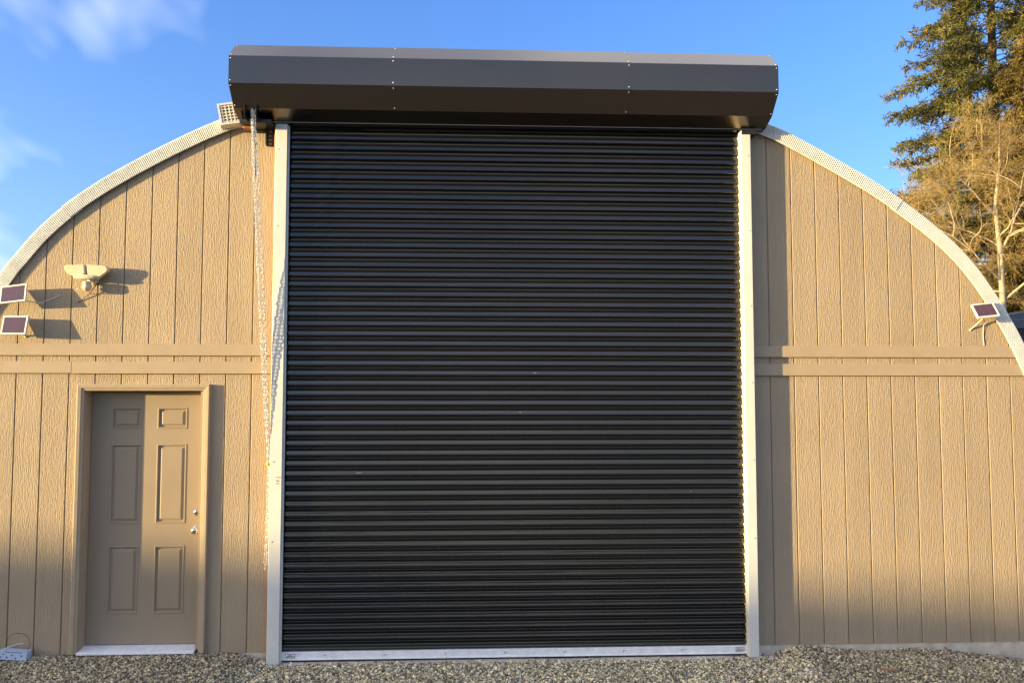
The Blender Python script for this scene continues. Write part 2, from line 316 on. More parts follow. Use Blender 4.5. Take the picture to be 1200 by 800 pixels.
# outer line of the arch, from the left foot over the crown to the right foot (x, z)
ARC = [(-4.93, -0.3), (-4.92, 0.3), (-4.86, 1.0), (-4.70, 1.75), (-4.45, 2.43), (-4.142, 2.95), (-4.015, 3.125), (-3.847, 3.33), (-3.632, 3.53), (-3.361, 3.725),
       (-3.065, 3.905), (-2.767, 4.068), (-2.466, 4.212), (-2.0, 4.385), (-1.4, 4.53), (-0.8, 4.60), (0.0, 4.62), (0.7, 4.58), (1.4, 4.46), (2.034, 4.265), (2.336, 4.128), (2.769, 3.888),
       (2.984, 3.760), (3.199, 3.613), (3.414, 3.452), (3.627, 3.265), (3.797, 3.075), (3.943, 2.868), (4.047, 2.695), (4.186, 2.43), (4.38, 1.95), (4.55, 1.3), (4.63, 0.6), (4.65, -0.3)]
def smooth_arc(pts, step=0.01):
    P = np.array(pts, float); o = []
    for i in range(len(P)-1):
        p0, p1, p2, p3 = P[max(i-1, 0)], P[i], P[i+1], P[min(i+2, len(P)-1)]
        for t in np.linspace(0, 1, 24, endpoint=False):
            o.append(0.5*((2*p1)+(-p0+p2)*t+(2*p0-5*p1+4*p2-p3)*t*t+(-p0+3*p1-3*p2+p3)*t**3))
    o.append(P[-1]); o = np.array(o)
    for _ in range(12): o[1:-1] = 0.25*o[:-2]+0.5*o[1:-1]+0.25*o[2:]
    s = np.r_[0, np.cumsum(np.hypot(*np.diff(o, axis=0).T))]; q = np.arange(0, s[-1], step)
    return np.c_[np.interp(q, s, o[:, 0]), np.interp(q, s, o[:, 1])]
STEP = 0.0077
A = smooth_arc(ARC, STEP)
T = np.gradient(A, axis=0); T /= np.linalg.norm(T, axis=1, keepdims=True); NRM = np.c_[-T[:, 1], T[:, 0]]   # outward (up)
top_i = int(np.argmax(A[:, 1]))
def arch_z(x, inset=0.05):
    Q = A - NRM*inset
    order = np.argsort(Q[:, 0]); return float(np.interp(x, Q[order, 0], Q[order, 1]))
def siding_board(x0, x1, z0, clip=True, z1=None):
    c, gap = 0.0035, 0.0034
    a, b = x0+gap, x1-gap
    n = 5; xsn = [a+(b-a)*i/(n-1) for i in range(n)]
    tops = [max(z0+0.02, (arch_z(x) if z1 is None else z1)) for x in xsn]
    v = []
    for layer, y in ((0, 0.011), (1, c), (2, 0.0)):
        for i, x in enumerate(xsn):
            xx = x+(c if (layer == 2 and i == 0) else -c if (layer == 2 and i == n-1) else 0)
            v.append((xx, y, z0)); v.append((xx, y, tops[i]))
    f = []; m = 2*n
    for i in range(n-1): f.append((2*m+2*i, 2*m+2*i+2, 2*m+2*i+3, 2*m+2*i+1))
    for l in range(2):
        p, q = l*m, (l+1)*m
        f += [(p, p+1, q+1, q), (p+m-2, q+m-2, q+m-1, p+m-1)]
        for i in range(n-1):
            f += [(p+2*i, q+2*i, q+2*i+2, p+2*i+2), (p+2*i+1, p+2*i+3, q+2*i+3, q+2*i+1)]
    return mesh('siding_board', v, f, M['siding'])
S = 0.2032; XL, XR = -3.9918, 2.2455
cells = [(XL+(i)*S, XL+(i+1)*S) for i in range(-4, 9)]+[(XL+9*S, -2.006)]
cells += [(1.872, XR-S), ] if False else []
cells += [(1.878, 2.0423), (2.0423, XR)]+[(XR+i*S, XR+(i+1)*S) for i in range(0, 11)]
DX0, DX1, DZ1 = -3.470, -2.505, 2.072          # rough opening of the small door
for x0, x1 in cells:
    if x0 < -4.88: x0 = -4.88
    if x1 > 4.60: x1 = 4.60
    if x1-x0 < 0.03: continue
    if x1 <= DX0 or x0 >= DX1: pieces = [(x0, x1, 0.0)]
    elif x0 >= DX0 and x1 <= DX1: pieces = [(x0, x1, DZ1)]
    else:
        up = siding_board(x0, x1, DZ1); lo = siding_board(x0, DX0+0.004, 0.0, z1=DZ1) if x0 < DX0 else siding_board(DX1-0.004, x1, 0.0, z1=DZ1)
        bm = bmesh.new(); bm.from_mesh(up); bm.from_mesh(lo); bmesh.ops.remove_doubles(bm, verts=bm.verts, dist=1e-4); bm.to_mesh(up); bm.free(); bpy.data.meshes.remove(lo)
        link('siding_board', up, B); continue
    for a, b, z0 in pieces: link('siding_board', siding_board(a, b, z0), B)
# board sheathing behind the grooves, around both openings
mb = MB()
def sheath(x0, x1, z0, n=8):
    xs_ = np.linspace(x0, x1, n); poly = [(x0, z0), (x1, z0)]+[(x, arch_z(x, 0.055)) for x in xs_[::-1]]
    MB().prism(poly, 0.0108, 0.10).obj('sheathing', M['groove'], B)
sheath(-4.86, DX0-0.001, -0.01); sheath(DX0, DX1, DZ1+0.002); sheath(DX1+0.001, -1.99, -0.01); sheath(1.87, 4.56, -0.01)
mb = MB(); xs_ = np.linspace(-1.989, 1.869, 14)
mb.prism([(-1.989, 4.19), (1.869, 4.19)]+[(x, arch_z(x, 0.055)) for x in xs_[::-1]], 0.002, 0.10); mb.obj('header_panel', M['siding'], B)
# horizontal trim boards
NAIL = MB().lathe([(0.0035, 0), (0.0035, -0.0016)], 8, 'y').me('nail', M['groove'])
def band(x0, x1, z0, z1, y=-0.020, tilt=0.0):
    m = MB().box(x0, x1, y, -0.0006, z0, z1, 0.0025); o = m.obj('trim_board', M['trim'], B)
    k = x0+0.12
    while k < x1-0.05:
        for dz in (0.022, -0.022):
            link('nail', NAIL, o, (k+random.uniform(-.01, .01), y+0.0004, (z0+z1)/2+dz+random.uniform(-.006, .006)))
        k += 0.4064+random.uniform(-.02, .02)
band(-4.46, -2.008, 2.320, 2.413); band(-4.6, -3.561, 2.180, 2.275); band(-3.558, -2.008, 2.177, 2.272, y=-0.0215)
band(1.880, 4.15, 2.318, 2.411); band(1.880, 4.215, 2.167, 2.263)
# crimped edge flashing, in lapped lengths
WID = 0.108
def flashing(i0, i1, lift):
    v = []; f = []
    for k, i in enumerate(range(i0, i1)):
        z = -0.0275-lift+(0.0050 if k % 2 else -0.0050); o = A[i]+NRM[i]*(0.004+lift*0.5); n = A[i]-NRM[i]*(WID-lift); b = A[i]+NRM[i]*0.012
        v += [(b[0], 0.012, b[1]), (o[0], z+0.004, o[1]), (o[0]-NRM[i][0]*0.006, z, o[1]-NRM[i][1]*0.006), (n[0], z, n[1]), (n[0], z+0.012, n[1])]
    for k in range(i1-i0-1):
        for q in range(4): f.append((k*5+q, k*5+q+1, k*5+5+q+1, k*5+5+q))
    link('edge_flashing', mesh('edge_flashing', v, f, M['galv']), B)
def idx(x, left): 
    r = range(0, top_i) if left else range(top_i, len(A)); return min(r, key=lambda i: abs(A[i][0]-x))
jl, jl2, jr, jr2 = idx(-3.62, True), idx(-1.2, True), idx(1.3, False), idx(3.19, False)
flashing(30, jl+8, 0.0); flashing(jl-8, jl2, 0.005); flashing(jl2-8, jr, 0.0); flashing(jr-8, jr2, 0.004); flashing(jr2-8, len(A)-30, 0.0)
# ribbed arch roof and rear wall
v = []; f = []; ai = list(range(0, len(A), 40)); yy = np.arange(0.0, 12.01, 0.1)
for j, y in enumerate(yy):
    amp = 0.018 if j % 2 else 0.0
    for i in ai: p = A[i]+NRM[i]*(0.006-amp); v.append((p[0], y+0.012, p[1]))
na = len(ai)
for j in range(len(yy)-1):
    for i in range(na-1): f.append((j*na+i, j*na+i+1, (j+1)*na+i+1, (j+1)*na+i))
link('roof', mesh('roof', v, f, M['galv']), B)
MB().prism([(-4.86, -0.2), (4.58, -0.2)]+[tuple(A[i]-NRM[i]*0.03) for i in range(len(A)-60, 60, -40)], 11.8, 11.9).obj('rear_wall', M['trim'], B)
# concrete
for a, b in ((-4.9, -2.0), (1.885, 4.62)): MB().box(a, b, 0.003, 0.35, -0.35, -0.0015, 0.002).obj('foundation', M['concrete'], B)
mb = MB(); cuts = [-2.14, -1.70, -1.28, -0.87, -0.40, 0.10, 0.62, 1.15, 1.62, 2.07]
sl_ = None
for a, b in zip(cuts[:-1], cuts[1:]):
    MB().box(a+0.0015, b-0.0015, -0.125-random.uniform(0, .012), 0.002, -0.30, -0.0655-random.uniform(0, .004), 0.004).obj('sill_block', M['concrete'], B)

# ---------------- small entry door
SX0, SX1, SZ0, SZ1, SY = -3.446, -2.560, 0.046, 2.034, 0.112
PL = [(-3.289, -3.053), (-2.930, -2.693)]; PZ = [(1.739, 1.908), (0.987, 1.617), (0.282, 0.812)]
mb = MB()
xc_ = [SX0, PL[0][0], PL[0][1], PL[1][0], PL[1][1], SX1]; zc_ = [SZ0, PZ[2][0], PZ[2][1], PZ[1][0], PZ[1][1], PZ[0][0], PZ[0][1], SZ1]
for i in range(5):
    for j in range(7):
        if i in (1, 3) and j in (1, 3, 5): continue
        a, b, c_, d_ = xc_[i], xc_[i+1], zc_[j], zc_[j+1]; mb.add([(a, SY, c_), (b, SY, c_), (b, SY, d_), (a, SY, d_)], [(0, 1, 2, 3)])
mb.add([(SX0, SY, SZ0), (SX1, SY, SZ0), (SX1, SY, SZ1), (SX0, SY, SZ1), (SX0, SY+.044, SZ0), (SX1, SY+.044, SZ0), (SX1, SY+.044, SZ1), (SX0, SY+.044, SZ1)],
       [(0, 4, 5, 1), (1, 5, 6, 2), (2, 6, 7, 3), (3, 7, 4, 0), (4, 7, 6, 5)])
bm = bmesh.new(); me = bpy.data.meshes.new('entry_door'); me.from_pydata(mb.v, [], mb.f); bm.from_mesh(me); bmesh.ops.remove_doubles(bm, verts=bm.verts, dist=1e-5); bm.to_mesh(me); bm.free(); me.materials.append(M['door'])
ED = link('entry_door', me, B); ED['label'] = 'taupe six-panel door set back in its frame'
def door_panel(x0, x1, z0, z1):
    rings = [(0, 0), (0.004, -0.004), (0.010, -0.004), (0.017, 0.010), (0.024, 0.010), (0.040, 0.0015)]
    v = []; f = []
    for d, y in rings: v += [(x0+d, SY+y, z0+d), (x1-d, SY+y, z0+d), (x1-d, SY+y, z1-d), (x0+d, SY+y, z1-d)]
    for r in range(len(rings)-1):
        for k in range(4): f.append((r*4+k, r*4+(k+1) % 4, r*4+4+(k+1) % 4, r*4+4+k))
    k = (len(rings)-1)*4; f.append((k, k+1, k+2, k+3))
    return mesh('door_panel', v, f, M['door'])
for z0, z1 in PZ:
    for x0, x1 in PL: link('door_panel', door_panel(x0, x1, z0, z1), ED)
MB().lathe([(0.031, 0), (0.031, -.006), (0.026, -.010), (0.013, -.014), (0.012, -.030), (0.020, -.036), (0.027, -.046), (0.027, -.056), (0.020, -.064), (0.006, -.067)], 20, 'y', (-2.602, SY, 0.935)).obj('door_knob', M['brass'], ED, 40)
MB().lathe([(0.029, 0), (0.029, -.008), (0.024, -.016), (0.020, -.019), (0.006, -.020)], 20, 'y', (-2.598, SY, 1.074)).box(-2.602, -2.594, SY-.027, SY-.019, 1.062, 1.086).obj('deadbolt', M['brass'], ED, 40)
# jambs, stops, casing, threshold
MB().box(SX0-.022, SX0-.003, -0.0005, .16, .035, SZ1+.02).box(SX0-.003, SX0+.010, SY+.046, .16, .035, SZ1).obj('door_jamb', M['trim'], B)
MB().box(SX1+.003, SX1+.022, -0.0005, .16, .035, SZ1+.02).box(SX1-.010, SX1+.003, SY+.046, .16, .035, SZ1).obj('door_jamb', M['trim'], B)
MB().box(SX0-.003, SX1+.003, -0.0005, .16, SZ1+.004, SZ1+.0195).obj('door_head', M['trim'], B)
def casing(x0, z0, x1, z1, axis):
    """brick mould: section across u (0 inner .. w outer), depth y; mitred at the head"""
    w = 0.052; prof = [(0, 0), (0, -.020), (.004, -.024), (.018, -.026), (.022, -.033), (.046, -.036), (w, -.032), (w, 0)]
    v = []; f = []; n = len(prof)
    for u, y in prof:
        if axis == 'l': v += [(x0-u, y, z0), (x0-u, y, z1+u)]
        elif axis == 'r': v += [(x0+u, y, z0), (x0+u, y, z1+u)]
        else: v += [(x0-u, y, z1+u), (x1+u, y, z1+u)]
    for i in range(n): j = (i+1) % n; f.append((2*i, 2*j, 2*j+1, 2*i+1))
    f += [tuple(2*i for i in range(n)), tuple(2*i+1 for i in range(n))]
    link('door_casing', mesh('door_casing', v, f, M['trim']), B)
ci0, ci1, cz = SX0-.008, SX1+.028, SZ1+.008
casing(ci0, 0.012, ci0, cz, 'l'); casing(ci1, 0.012, ci1, cz, 'r'); casing(ci0, 0, ci1, cz, 't')
MB().prism_x([(-.045, .010), (-.045, .022), (-.035, .026), (.10, .040), (.155, .042), (.155, .0)], SX0-.002, SX1+.002).obj('threshold', M['alu'], B)
MB().box(SX0-.02, SX1+.02, .158, .17, 0, SZ1+.02).obj('dark_interior', M['dark'], B)

# ---------------- black roller door
CX0, CX1 = -1.890, 1.800; PITCH = 0.0792; Z0 = 0.012; NS = 54
RD = MB().box(CX0, CX1, -0.004, 0.012, -0.02, 4.30).obj('roller_door', M['rubber'], B); RD['label'] = 'tall black roller door of narrow interlocking slats'  # thin black sheet added behind the slats so no light leaks through
prof = [(-.010, -.0008), (-.010, .0140), (-.012, .0168), (-.036, .0172), (-.0424, .0178), (-.0430, .0190), (-.0420, .0206), (-.0402, .0226), (-.0394, .0275), (-.0384, .0360), (-.0377, .0440), (-.0373, .0490),
        (-.0366, .0510), (-.0345, .0520), (-.0280, .0526), (-.0255, .0540), (-.0270, .0580), (-.0335, .0675), (-.0352, .0695), (-.0355, .0715), (-.0342, .0738), (-.0310, .0752), (-.0250, .0758), (-.0120, .0762), (-.0100, .0782)]
v = [(x, y, z) for x in (CX0, CX1) for y, z in prof]; n = len(prof)
slat_me = mesh('slat', v, [(i, i+1, n+i+1, n+i) for i in range(n-1)], M['slat'], 50)
for i in range(NS): 
    link('slat', slat_me, RD, (random.uniform(-.0015, .0015), random.uniform(-.0006, .0006), Z0+i*PITCH), (random.gauss(0, .004), 0, 0))
for sx_, sz_, sl_, sr_ in ((-1.30, 1.412, .045, .15), (0.10, 2.205, .03, .5), (1.36, 1.205, .012, 1.3), (-0.02, 1.90, .02, -.9)):
    row = int((sz_-Z0)/PITCH); zc0 = Z0+row*PITCH+.036
    MB().box(-sl_/2, sl_/2, -.0009, .0004, -.0011, .0011).obj('paint_scuff', M['screw'], RD, None, (sx_, -.0388, zc0), (0, R(sr_*4), 0))
BB = MB().box(-1.886, 1.796, -0.044, -0.006, -0.050, 0.0125, .002).box(-1.886, 1.796, -0.052, -0.0441, -0.050, -0.040, .001).obj('bottom_bar', M['alu'], B); BB['label'] = 'bright aluminium bar along the foot of the black roller door'
for k in np.arange(-1.55, 1.80, 0.47): MB().lathe([(.010, 0), (.009, -.005), (.004, -.007)], 10, 'y', (k, -.044, -.012)).obj('bolt', M['screw'], BB, 40)
for k in (-1.85, 1.70): 
    MB().box(k, k+.075, -.049, -.0442, -.034, .004, .002).obj('end_plate', M['screw'], BB)
    for q in (.012, .062): MB().lathe([(.009, 0), (.008, -.006), (.003, -.008)], 10, 'y', (k+q, -.0495, -.015)).obj('bolt', M['screw'], BB, 40)
MB().prism_x([(-.040, -.0505), (-.010, -.0505), (-.012, -.064), (-.036, -.064)], -1.884, 1.794).obj('rubber_seal', M['rubber'], B)
def guide(x0, x1, inner):
    m = MB().box(x0, x1, -.107, -.0008, -.064, 4.176, .003)
    a, b = (x1-.0005, x1+.012) if inner > 0 else (x0-.012, x0+.0005)
    if inner > 0: m.box(a, b, -.078, -.060, -.060, 4.17, .002)
    o = m.obj('guide_rail', M['white'], B)
    for z in np.arange(0.25, 4.1, 0.62):
        MB().lathe([(.006, 0), (.005, -.003), (.002, -.0035)], 8, 'y', ((x0+x1)/2-.02*inner, -.1068, z)).obj('screw', M['screw'], o)
    return o
GL = guide(-1.983, -1.889, 1); GR = guide(1.795, 1.876, -1)
for a, b in ((-1.990, -1.9835), (1.8765, 1.882)): MB().box(a, b, -.085, -.001, -.058, 4.168, .001).obj('guide_angle', M['galv'], B)
MB().box(-2.0055, -1.9905, -.046, .06, -.060, 4.16, .0015).obj('cedar_jamb', M['cedar_board'], B)
# pencil and ink marks printed on the left guide
for i, (z, m_) in enumerate([(1.366, 'red_ink'), (1.341, 'black_ink'), (1.336, 'red_ink'), (1.318, 'black_ink')]):
    MB().box(-1.935+(.0 if i != 2 else .01), -1.896-(.004*i if i != 1 else .02), -.1082, -.1072, z, z+.0045).obj('printed_mark', M[m_], GL)

# ---------------- hood over the roller
HX0, HX1 = -2.268, 1.996
HP = [(-.004, 4.757), (-.250, 4.757), (-.430, 4.600), (-.430, 4.386), (-.272, 4.244), (-.112, 4.192)]
def hood_section(x0, x1, grow):
    P = np.array(HP, float); d = np.diff(P, axis=0); d /= np.linalg.norm(d, axis=1, keepdims=True); nn = np.c_[-d[:, 1], d[:, 0]]
    nn = -nn if nn[1][0] > 0 else nn
    vn = np.vstack([nn[:1], (nn[:-1]+nn[1:])/2, nn[-1:]]); vn /= (vn**2).sum(1)[:, None]**.5
    outp = P+vn*grow; inn = P-vn*0.004
    m = MB(); N_ = len(P); bows = 10
    poly = list(map(tuple, outp))+[tuple(p) for p in inn[::-1]]
    nseg = 12; xs2 = np.linspace(x0, x1, nseg+1); v = []; f = []; q = len(poly)
    for x in xs2:
        for y, z in poly: v.append((x, y, z))
    for a in range(nseg):
        for k in range(q): f.append((a*q+k, a*q+(k+1) % q, (a+1)*q+(k+1) % q, (a+1)*q+k))
    f += [tuple(range(q)), tuple(nseg*q+k for k in range(q))]
    m.add(v, f); return m.obj('hood_section', M['hood'], B), outp
j1, j2 = -1.020, 0.812
hs1, op1 = hood_section(HX0, j1+.03, 0.0); hs2, op2 = hood_section(j1-.012, j2+.012, 0.0022); hs3, op3 = hood_section(j2-.03, HX1, 0.0002)
def rivet(parent, x, y, z, ny, nz):
    nv = Vector((0, ny, nz)).normalized(); o = MB().lathe([(.0046, 0), (.0042, .0016), (.0015, .0026)], 8, 'z').obj('rivet', M['screw'], parent, 60, (x, y, z), nv.to_track_quat('Z', 'Y').to_euler()); return o
def rivets(parent, x, prof_, segs, g=.001):
    for k in segs:
        a, b = Vector(prof_[k]), Vector(prof_[k+1]); d = (b-a); n = Vector((d.y, -d.x)).normalized()
        if n.x > 0 and k != 0: n = -n
        for t in (.10, .90):
            p = a+d*t+n*g; rivet(parent, x, p.x, p.y, n.x, n.y)
for prt, x, sg in ((hs2, j1, (1, 2, 3)), (hs2, j2, (1, 2, 3)), (hs1, HX0+.010, (1, 2, 3)), (hs3, HX1-.010, (1, 2, 3))):
    rivets(prt, x, [tuple(p) for p in (op2 if prt is hs2 else op1)], sg)
for x0, x1 in ((HX0-.004, HX0-.0005), (HX1+.0005, HX1+.004)):
    MB().prism_x(HP+[(-.004, 4.192)], x0, x1).obj('hood_end_plate', M['hood'], B)
# thin bright lip along the bottom edge of the hood
MB().box(HX0+.02, HX1-.02, -.1125, -.1065, 4.184, 4.1905).obj('hood_lip', M['hood'], B)
# underside: mounting plates and the open pocket the hand chain drops through
MB().box(-2.245, -1.995, -.20, -.002, 4.150, 4.183, .003).obj('mounting_angle', M['black'], B)
MB().box(1.80, 1.93, -.11, -.002, 4.145, 4.183, .003).obj('mounting_angle', M['black'], B)
m = MB().box(-2.075, -2.068, -.055, -.001, 4.02, 4.150, .001).box(-2.0679, -2.062, -.012, -.002, 4.02, 4.149).box(-2.03, -2.022, -.012, -.002, 4.02, 4.149)
for z in (4.02, 4.052, 4.084, 4.116): m.box(-2.0619, -2.0301, -.0115, -.0025, z, z+.010)
m.obj('slotted_bracket', M['black'], B)
m = MB(); 
for x in (-2.185, -2.095): m.box(x, x+.004, -.30, -.17, 4.165, 4.262)
m.box(-2.1808, -2.0952, -.175, -.171, 4.165, 4.262); m.obj('chain_pocket', M['black'], B)
MB().box(-2.24, -2.15, -.13, -.05, 4.128, 4.1495, .008).obj('brown_block', M['cedar_board'], B)  # small brown block below the left mounting angle

# ------------------------------------------------------------------ hand chain
def chain_links(path, pitch, lw, r):
    P = np.array(path, float); s = np.r_[0, np.cumsum(np.linalg.norm(np.diff(P, axis=0), axis=1))]
    m = MB(); k = 0; q = pitch/2
    while q < s[-1]:
        c = Vector([np.interp(q, s, P[:, i]) for i in range(3)]); c2 = Vector([np.interp(min(q+.01, s[-1]), s, P[:, i]) for i in range(3)]); t = (c2-c)
        if t.length < 1e-6: t = Vector((0, 0, -1))
        t.normalize(); u = t.cross(Vector((0, 1, 0))).normalized(); vv = t.cross(u)
        an = (math.pi/2)*(k % 2)+0.6+random.uniform(-.35, .35); wdir = u*math.cos(an)+vv*math.sin(an); L = pitch*0.78
        pts = []
        for j in range(10):
            a = 2*math.pi*j/10; ca, sa = math.cos(a), math.sin(a)
            pts.append(c+t*(L*(abs(sa)**.7)*(1 if sa > 0 else -1))+wdir*(lw*(abs(ca)**.8)*(1 if ca > 0 else -1)))
        m.tube(pts, r, 4, True); q += pitch; k += 1
    return m
KEEP = (-1.999, -.088, 1.472)
def sag(a, b, n, bow=(0, 0, 0)):
    a, b, bow = Vector(a), Vector(b), Vector(bow); return [tuple(a+(b-a)*(i/n)+bow*math.sin(math.pi*i/n)) for i in range(n+1)]
m1 = chain_links(sag((-2.136, -.262, 4.25), KEEP, 30, (-.012, .010, 0)), .030, .0090, .0034)
m2 = chain_links(sag((-2.120, -.256, 4.25), (KEEP[0]+.006, KEEP[1]-.006, KEEP[2]), 30, (.010, .010, 0)), .030, .0090, .0034)
m3 = chain_links(sag(KEEP, (-2.013, -.082, .66), 12, (.006, 0, 0)), .030, .0090, .0034)
m4 = chain_links(sag((KEEP[0]-.01, KEEP[1]-.01, KEEP[2]), (-1.992, -.131, .66), 12, (.004, 0, 0)), .030, .0090, .0034)
mm = MB()
for q in (m1, m2, m3): mm.add(q.v, q.f)
HC = empty('hand_chain', (-1.97, -.12, .66)); tag(HC, 'galvanised hand chain hanging from the hood beside the left guide rail', 'chain')
def child(m, name, mat, parent, smooth=None):
    o = m.obj(name, mat, parent, smooth); o.matrix_parent_inverse = parent.matrix_world.inverted() if False else Matrix.Translation(-Vector((-3.42, 0, 2.93)) if parent.name.startswith('flood') else -Vector(parent.location)); return o
child(mm, 'chain_loop', M['chain'], HC, 40)
child(MB().lathe([(.004, .02), (.012, .008), (.016, -.004), (.015, -.016), (.004, -.022)], 10, 'y', KEEP).box(KEEP[0]-.006, KEEP[0]+.02, KEEP[1]-.004, KEEP[1]+.018, KEEP[2]-.024, KEEP[2]+.02, .003), 'keeper_tag', M['yellow'], HC)

# ------------------------------------------------------------------ solar lamps
def solar(c, wv, hv, label, arm, cable=None, th=.018):
    o = empty('solar_panel', c); tag(o, label, 'solar panel', 'small solar panels on the siding')
    W, H = Vector(wv).length, Vector(hv).length; rot = rot_of(wv, hv)
    fr = MB(); b = .013
    fr.box(-W/2, W/2, 0, th, -H/2, H/2, .004)
    for x0, x1, z0, z1 in ((-W/2, W/2, H/2-b, H/2), (-W/2, W/2, -H/2, -H/2+b), (-W/2, -W/2+b, -H/2+b, H/2-b), (W/2-b, W/2, -H/2+b, H/2-b)): fr.box(x0+.0005, x1-.0005, -.004, .001, z0+.0005, z1-.0005, .001)
    fr.obj('panel_frame', M['frame'], o, None, (0, 0, 0), rot)
    g = MB().box(-W/2+b, W/2-b, -.0022, .0004, -H/2+b, H/2-b); go = g.obj('solar_cell', M['cell'], o, None, (0, 0, 0), rot)
    for k in range(1, 3): x = -W/2+b+(W-2*b)*k/3; MB().box(x-.0008, x+.0008, -.0027, -.0023, -H/2+b, H/2-b).obj('busbar', M['cell_line'], go)
    a = MB(); back = Vector((0, 0, 0))
    pts = [Vector(p)-Vector(c) for p in arm]; a.tube(pts, .0055, 8); a.lathe([(.011, 0), (.011, -.005), (.006, -.007)], 12, 'y', pts[-1]); a.obj('mount_arm', M['cream'], o, 40)
    if cable: MB().tube([Vector(p)-Vector(c) for p in cable], .0026, 6).obj('cable', M['cable'], o, 40)
    return o
solar((-3.985, -.100, 2.797), (.212, -.030, .022), (-.012, .035, .140), 'upper of the two small solar panels at the left edge, above its twin',
      [(-3.975, -.10, 2.79), (-3.90, -.06, 2.745), (-3.86, 0, 2.74)],
      [(-3.90, -.10, 2.745), (-3.86, -.07, 2.735), (-3.80, -.04, 2.730), (-3.785, -.04, 2.725), (-3.79, -.03, 2.742), (-3.74, -.02, 2.765), (-3.66, -.004, 2.80)])
solar((-3.972, -.090, 2.552), (.205, -.030, -.002), (.002, .030, .148), 'lower of the two small solar panels at the left edge, just above the trim board',
      [(-3.965, -.09, 2.54), (-3.94, -.05, 2.50), (-3.93, 0, 2.47)])
solar((3.828, -.085, 2.707), (.175, -.024, .0185), (.0, .093, .120), 'small solar panel on the right, tilted beside the curved roof edge',
      [(3.84, -.06, 2.66), (3.80, -.035, 2.61), (3.745, 0, 2.55)], [(3.86, -.05, 2.66), (3.856, -.008, 2.58), (3.852, -.004, 2.50), (3.858, -.004, 2.42)])

# ------------------------------------------------------------------ twin flood lamp with motion sensor
FL = empty('flood_lamp', (-3.44, 0, 2.93)); tag(FL, 'cream twin-head flood lamp with round motion sensor high on the left siding', 'lamp')
def head(poly, y0, y1, squash, c):
    """front outline shrinks towards the back"""
    n = len(poly); cx_ = sum(p[0] for p in poly)/n; cz_ = sum(p[1] for p in poly)/n; v = []; f = []
    lay = [(y0, .90), (y0+.008, 1.0), (y0+(y1-y0)*.6, .97), (y1, squash)]
    for y, s in lay:
        for x, z in poly: v.append((cx_+(x-cx_)*s, y, cz_+(z-cz_)*s))
    for l in range(len(lay)-1):
        for k in range(n): f.append((l*n+k, l*n+(k+1) % n, (l+1)*n+(k+1) % n, (l+1)*n+k))
    f += [tuple(range(n)), tuple(len(lay)*n-n+k for k in range(n))]
    m = MB().add(v, f); return child(m, 'lamp_head', M['cream'], FL, 35)
head([(-3.588, 3.018), (-3.572, 3.026), (-3.43, 3.032), (-3.422, 2.962), (-3.455, 2.935), (-3.50, 2.932), (-3.552, 2.952), (-3.582, 2.985)], -.100, -.025, .74, 0)
head([(-3.420, 3.033), (-3.30, 3.028), (-3.262, 3.022), (-3.250, 2.990), (-3.262, 2.972), (-3.335, 2.918), (-3.37, 2.93), (-3.414, 2.960)], -.094, -.022, .74, 0)
m = MB(); v = []; n = 16
m.add([( -3.425+.088*math.cos(2*math.pi*k/n)*s, y, 2.932+.020*math.sin(2*math.pi*k/n)*s) for y, s in ((-.112, .85), (-.106, 1), (-.06, 1), (-.05, .8)) for k in range(n)],
      [(l*n+k, l*n+(k+1) % n, (l+1)*n+(k+1) % n, (l+1)*n+k) for l in range(3) for k in range(n)]+[tuple(range(n)), tuple(3*n+k for k in range(n))])
child(m, 'lamp_visor', M['cream'], FL, 35)
child(MB().lathe([(.012, .072), (.030, .066), (.034, .050), (.030, .040), (.034, .036), (.036, .020), (.030, .004), (.018, -.006), (.006, -.009)], 18, 'z', (-3.422, -.062, 2.833)), 'motion_sensor', M['cream'], FL, 40)
child(MB().lathe([(.045, -.0005), (.045, -.012), (.036, -.020), (.02, -.024)], 20, 'y', (-3.40, 0, 2.925)).tube([(-3.40, -.02, 2.91), (-3.41, -.04, 2.93), (-3.42, -.065, 2.935)], .016, 8), 'wall_mount', M['ivory'], FL, 40)
child(MB().tube([(-3.345, -.05, 2.912), (-3.362, -.04, 2.875), (-3.42, -.02, 2.81), (-3.48, -.008, 2.765), (-3.515, -.004, 2.745)], .0032, 6), 'cable', M['wire'], FL, 40)
child(MB().tube([(-3.47, -.10, 2.845), (-3.50, -.08, 2.832), (-3.52, -.03, 2.82)], .0024, 6), 'cable', M['cable'], FL, 40)

# ------------------------------------------------------------------ egg-crate vent cover by the hood
VC = empty('vent_cover', (-2.352, -.085, 4.262)); tag(VC, 'cream egg-crate vent cover on the roof edge beside the hood', 'vent')
vrot = rot_of((.17, .03, .036), (-.01, .03, .2)); W, H = .175, .185
m = MB().box(-W/2, W/2, -.004, .09, H/2-.016, H/2).box(-W/2, W/2, -.004, .09, -H/2, -H/2+.016).box(-W/2, -W/2+.016, -.004, .09, -H/2+.0161, H/2-.0161).box(W/2-.016, W/2, -.004, .09, -H/2+.0161, H/2-.0161)
m.obj('vent_frame', M['ivory'], VC, None, (0, 0, 0), vrot)
for k in range(1, 6): x = -W/2+W*k/6; MB().box(x-.0045, x+.0045, -.001, .020, -H/2+.0162, H/2-.0162).obj('grille_bar', M['ivory'], VC, None, (0, 0, 0), vrot)
for k in range(1, 7): z = -H/2+H*k/7; MB().box(-W/2+.0162, W/2-.0162, .0005, .0185, z-.0045, z+.0045).obj('grille_bar', M['ivory'], VC, None, (0, 0, 0), vrot)
MB().box(-W/2+.0165, W/2-.0165, .075, .085, -H/2+.0165, H/2-.0165).obj('vent_back', M['wire'], VC, None, (0, 0, 0), vrot)

